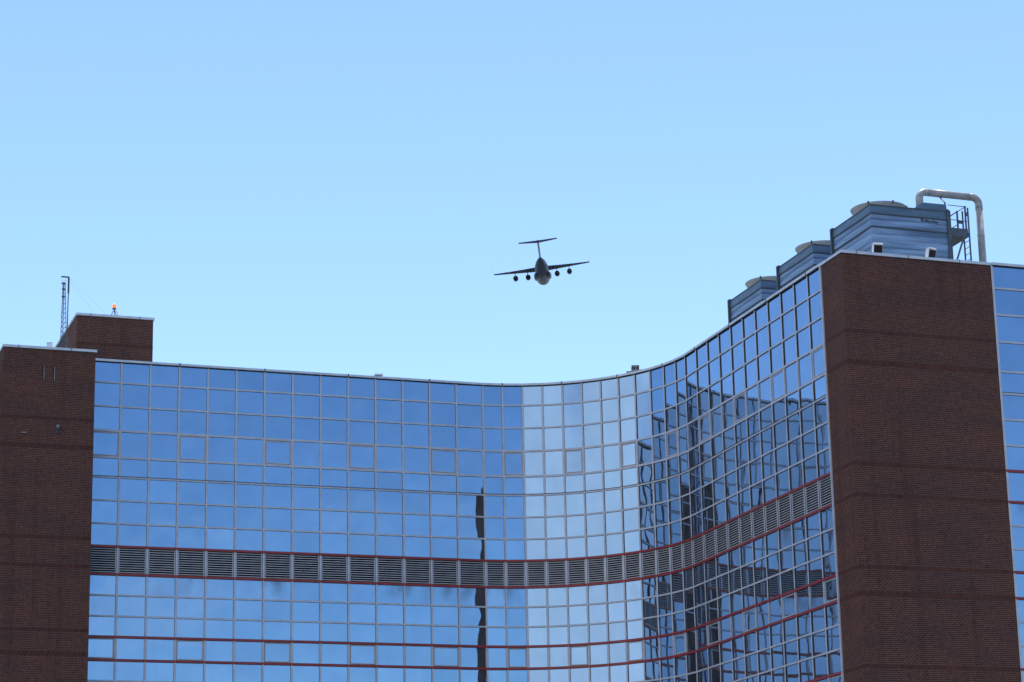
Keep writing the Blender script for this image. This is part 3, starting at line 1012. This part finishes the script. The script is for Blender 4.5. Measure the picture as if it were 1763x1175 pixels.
O = Vector((6.60, 126.3, RZ))
e = empty('air_handler', O, 'grey rooftop unit with twin round fans above the curved parapet', 'air conditioner')
XX = Vector((1, 0, 0)); YY = Vector((0, 1, 0))
mb = MB(); mb.box(O, XX, YY, UP, -.43, .43, 0, .9, 0, ZT + .70 - RZ); mb.build('plinth', 'gris', e, False, O)
mb = MB(); mb.box(O, XX, YY, UP, -.15, .27, .05, .7, ZT + .705 - RZ, ZT + 1.04 - RZ); ub = mb.build('cabinet', 'gris', e, False, O)
for dx in (-.045, .165):
    c = O + XX * dx + YY * .05 + UP * (ZT + .87 - RZ)
    mb = MB(); mb.tube([c - YY * .012, c - YY * .001], .085, 16); mb.build('fan_grille', 'dark', ub, False, c)
    mb = MB(); mb.tube([c - YY * .02, c - YY * .013], .03, 10); mb.build('fan_hub', 'gris', ub, False, c)
mb = MB(); mb.tube([O + XX * .36 + YY * .1 + UP * (ZT + .68 - RZ), O + XX * .36 + YY * .1 + UP * (ZT + .80 - RZ)], .03, 8)
mb.tube([O + XX * .30 + YY * .1 + UP * (ZT + .78 - RZ), O + XX * .5 + YY * .1 + UP * (ZT + .68 - RZ)], .03, 8); mb.build('valve', 'steel', e, False, O)

O = Vector((8.55, 124.2, RZ))
e = empty('mushroom_vent', O, 'low rounded exhaust hood behind the curved parapet near the cooling towers', 'vent')
mb = MB(); mb.tube([O, O + UP * .72], .2, 16); mb.build('neck', 'gris', e, False, O)
mb = MB(); c = O + UP * .68
mb.rings([[c + Vector((math.cos(q * math.pi / 10), math.sin(q * math.pi / 10), 0)) * r_ + UP * z_ for q in range(20)] for r_, z_ in ((.32, 0), (.33, .08), (.30, .2), (.22, .3), (.10, .36), (.02, .37))])
mb.build('hood', 'gris', e, True, O)

# ------------------------------------------------------------------ aircraft (local: X right, Y nose, Z up)
AC = empty('transport_aircraft', (0, 0, 0), 'grey four engine military transport aircraft flying away in the sky', 'aircraft')
def ell(y, zc, rx, rz, n=28, pw=2.0):
    out = []
    for q in range(n):
        t_ = 2 * math.pi * q / n
        c_, s_ = math.cos(t_), math.sin(t_)
        out.append(Vector((rx * math.copysign(abs(c_) ** (2 / pw), c_), y, zc + rz * math.copysign(abs(s_) ** (2 / pw), s_))))
    return out
mb = MB()
secs = [(26.3, -.9, .15, .15), (25.8, -.8, .9, .85), (24.6, -.55, 1.75, 1.7), (22.6, -.2, 2.6, 2.55), (20, 0, 3.15, 3.15), (16.5, 0, 3.42, 3.42), (-4, 0, 3.42, 3.42),
        (-8, .15, 3.38, 3.27), (-12, .55, 3.2, 2.85), (-16, 1.1, 2.8, 2.3), (-20, 1.65, 2.2, 1.7), (-23.5, 2.1, 1.5, 1.15), (-26, 2.4, .8, .65), (-27, 2.5, .25, .2)]
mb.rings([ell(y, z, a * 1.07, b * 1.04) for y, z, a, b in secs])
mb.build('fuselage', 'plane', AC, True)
for s_ in (-1, 1):
    mb = MB()
    sp = []
    for y, f_ in ((7, .1), (6, .6), (3.5, .95), (-3, 1), (-6.5, .8), (-8.5, .35), (-9.3, .08)):
        sp.append([Vector((s_ * 3.35, 0, -2.25)) + p for p in ell(y, 0, 1.25 * f_, 1.35 * f_, 16)])
    mb.rings(sp); mb.build('gear_sponson', 'plane', AC, True)
def wing_sec(x, yle, ch, z, th):
    pr = [(0, 0), (.05, .35), (.2, .55), (.45, .5), (.75, .25), (1, .03), (1, -.03), (.75, -.15), (.45, -.4), (.2, -.42), (.05, -.25)]
    return [Vector((x, yle - c_ * ch, z + t_ * th)) for c_, t_ in pr]
AN = math.tan(R(3.0)); WZ = 2.35
for s_ in (-1, 1):
    mb = MB()
    st = [(0, 9.5, 13.0, WZ, 1.7), (3.4, 8.6, 12.0, WZ, 1.6), (8, 6.2, 9.6, WZ - 4.6 * AN, 1.25), (14, 3.0, 7.0, WZ - 10.6 * AN, .9), (20, -.2, 4.9, WZ - 16.6 * AN, .62), (25, -2.9, 3.2, WZ - 21.6 * AN, .42)]
    rs_ = [wing_sec(s_ * x, y, c_, z, t_) for x, y, c_, z, t_ in st]
    mb.rings(rs_); w_ = mb.build('wing', 'plane', AC, False)
    tz = WZ - 21.6 * AN
    mb = MB()
    wl_ = [[Vector((s_ * (25.0 + dx), y0, z_)), Vector((s_ * (25.05 + dx), y0 - ch * .4, z_)), Vector((s_ * (25.0 + dx), y0 - ch, z_)), Vector((s_ * (24.95 + dx), y0 - ch * .4, z_))] for dx, y0, ch, z_ in ((0, -3.0, 3.0, tz - .1), (.15, -3.9, 2.0, tz + 1.1), (.35, -5.0, 1.0, tz + 2.5))]
    mb.rings(wl_); mb.build('winglet', 'plane', w_, False)
    # flap track fairings
    for x in (6.0, 11.0, 17.0):
        mb = MB(); z_ = WZ - (x - 3.4) * AN
        yy = 8.6 - (x - 3.4) * .53
        mb.tube([(s_ * x, yy - 4.5, z_ - .5), (s_ * x, yy - 7.0, z_ - .8), (s_ * x, yy - 10.5 + x * .2, z_ - .5)], [.12, .42, .08], 10); mb.build('flap_fairing', 'plane', w_, True)
    for x, yc in ((7.7, 7.8), (14.2, 4.4)):
        zc = WZ - (x - 3.4) * AN - 2.35
        e_ = empty('engine', (s_ * x, yc, zc), '', '')
        for k_ in ('label', 'category'):
            if k_ in e_: del e_[k_]
        e_.parent = AC
        def cyl(prof, nm, mt):
            mb = MB()
            mb.rings([[Vector((s_ * x + r_ * math.cos(q * math.pi / 12), yc + y_, zc + r_ * math.sin(q * math.pi / 12))) for q in range(24)] for y_, r_ in prof], 0, True)
            ob = mb.build(nm, mt, None, True); ob.parent = e_; ob.location = (-s_ * x, -yc, -zc); return ob
        cyl([(2.6, 1.05), (2.75, 1.2), (2.2, 1.32), (.5, 1.36), (-1.2, 1.25), (-1.6, 1.18), (-1.55, 1.05), (0.6, .95)], 'nacelle', 'plane_dark')
        cyl([(-.4, .88), (-1.9, .72), (-2.6, .55), (-2.55, .45), (-1.6, .4)], 'core_nozzle', 'plane_dark')
        cyl([(-1.6, .36), (-2.9, .20), (-3.3, .03)], 'exhaust_cone', 'plane_light')
        mb = MB()
        O_ = Vector((s_ * x, yc, zc))
        mb.rings([[O_ + Vector((dx, dy, dz)) for dx, dy, dz in ((-.16, 1.6, 1.2), (.16, 1.6, 1.2), (.14, -2.6, .9), (-.14, -2.6, .9))],
                  [O_ + Vector((dx, dy, dz)) for dx, dy, dz in ((-.16, .4, 2.2), (.16, .4, 2.2), (.14, -4.6, 2.3), (-.14, -4.6, 2.3))]])
        ob = mb.build('pylon', 'plane', None, False); ob.parent = e_; ob.location = (-s_ * x, -yc, -zc)
mb = MB()
mb.rings([[Vector((a_, y_, z_)) for a_, y_ in ((0, y0), (.52, y0 - ch * .35), (.06, y0 - ch), (-.06, y0 - ch), (-.52, y0 - ch * .35))] for y0, ch, z_ in ((-15.5, 9.0, 2.7), (-18.0, 7.4, 5.6), (-21.3, 6.3, 11.2), (-21.6, 6.0, 11.9))])
mb.build('fin', 'plane', AC, False)
mb = MB(); mb.tube([(0, -20.6, 11.6), (0, -22, 11.75), (0, -26, 11.7), (0, -28.6, 11.6)], [.1, .45, .4, .08], 12); mb.build('fin_bullet', 'plane', AC, True)
for s_ in (-1, 1):
    mb = MB()
    mb.rings([wing_sec(s_ * x, y, c_, z, t_) for x, y, c_, z, t_ in ((0, -21.3, 6.2, 11.55, .75), (5, -24.0, 4.6, 11.4, .55), (9.9, -26.6, 3.0, 11.25, .3))])
    mb.build('tailplane', 'plane', AC, False)
D_AC = 1255.0
ux, uy = (933.5 - 881.5) / 4137.6, -(469 - 587.5) / 4137.6
dirc = (cam.matrix_world.to_3x3() @ Vector((ux, uy, -1))).normalized()
AC.location = cam.matrix_world.translation + dirc * D_AC
AC.rotation_euler = (Matrix.Rotation(R(-2.2), 3, 'Z') @ Matrix.Rotation(R(6.0), 3, 'X') @ Matrix.Rotation(R(-6.0), 3, 'Y')).to_euler()
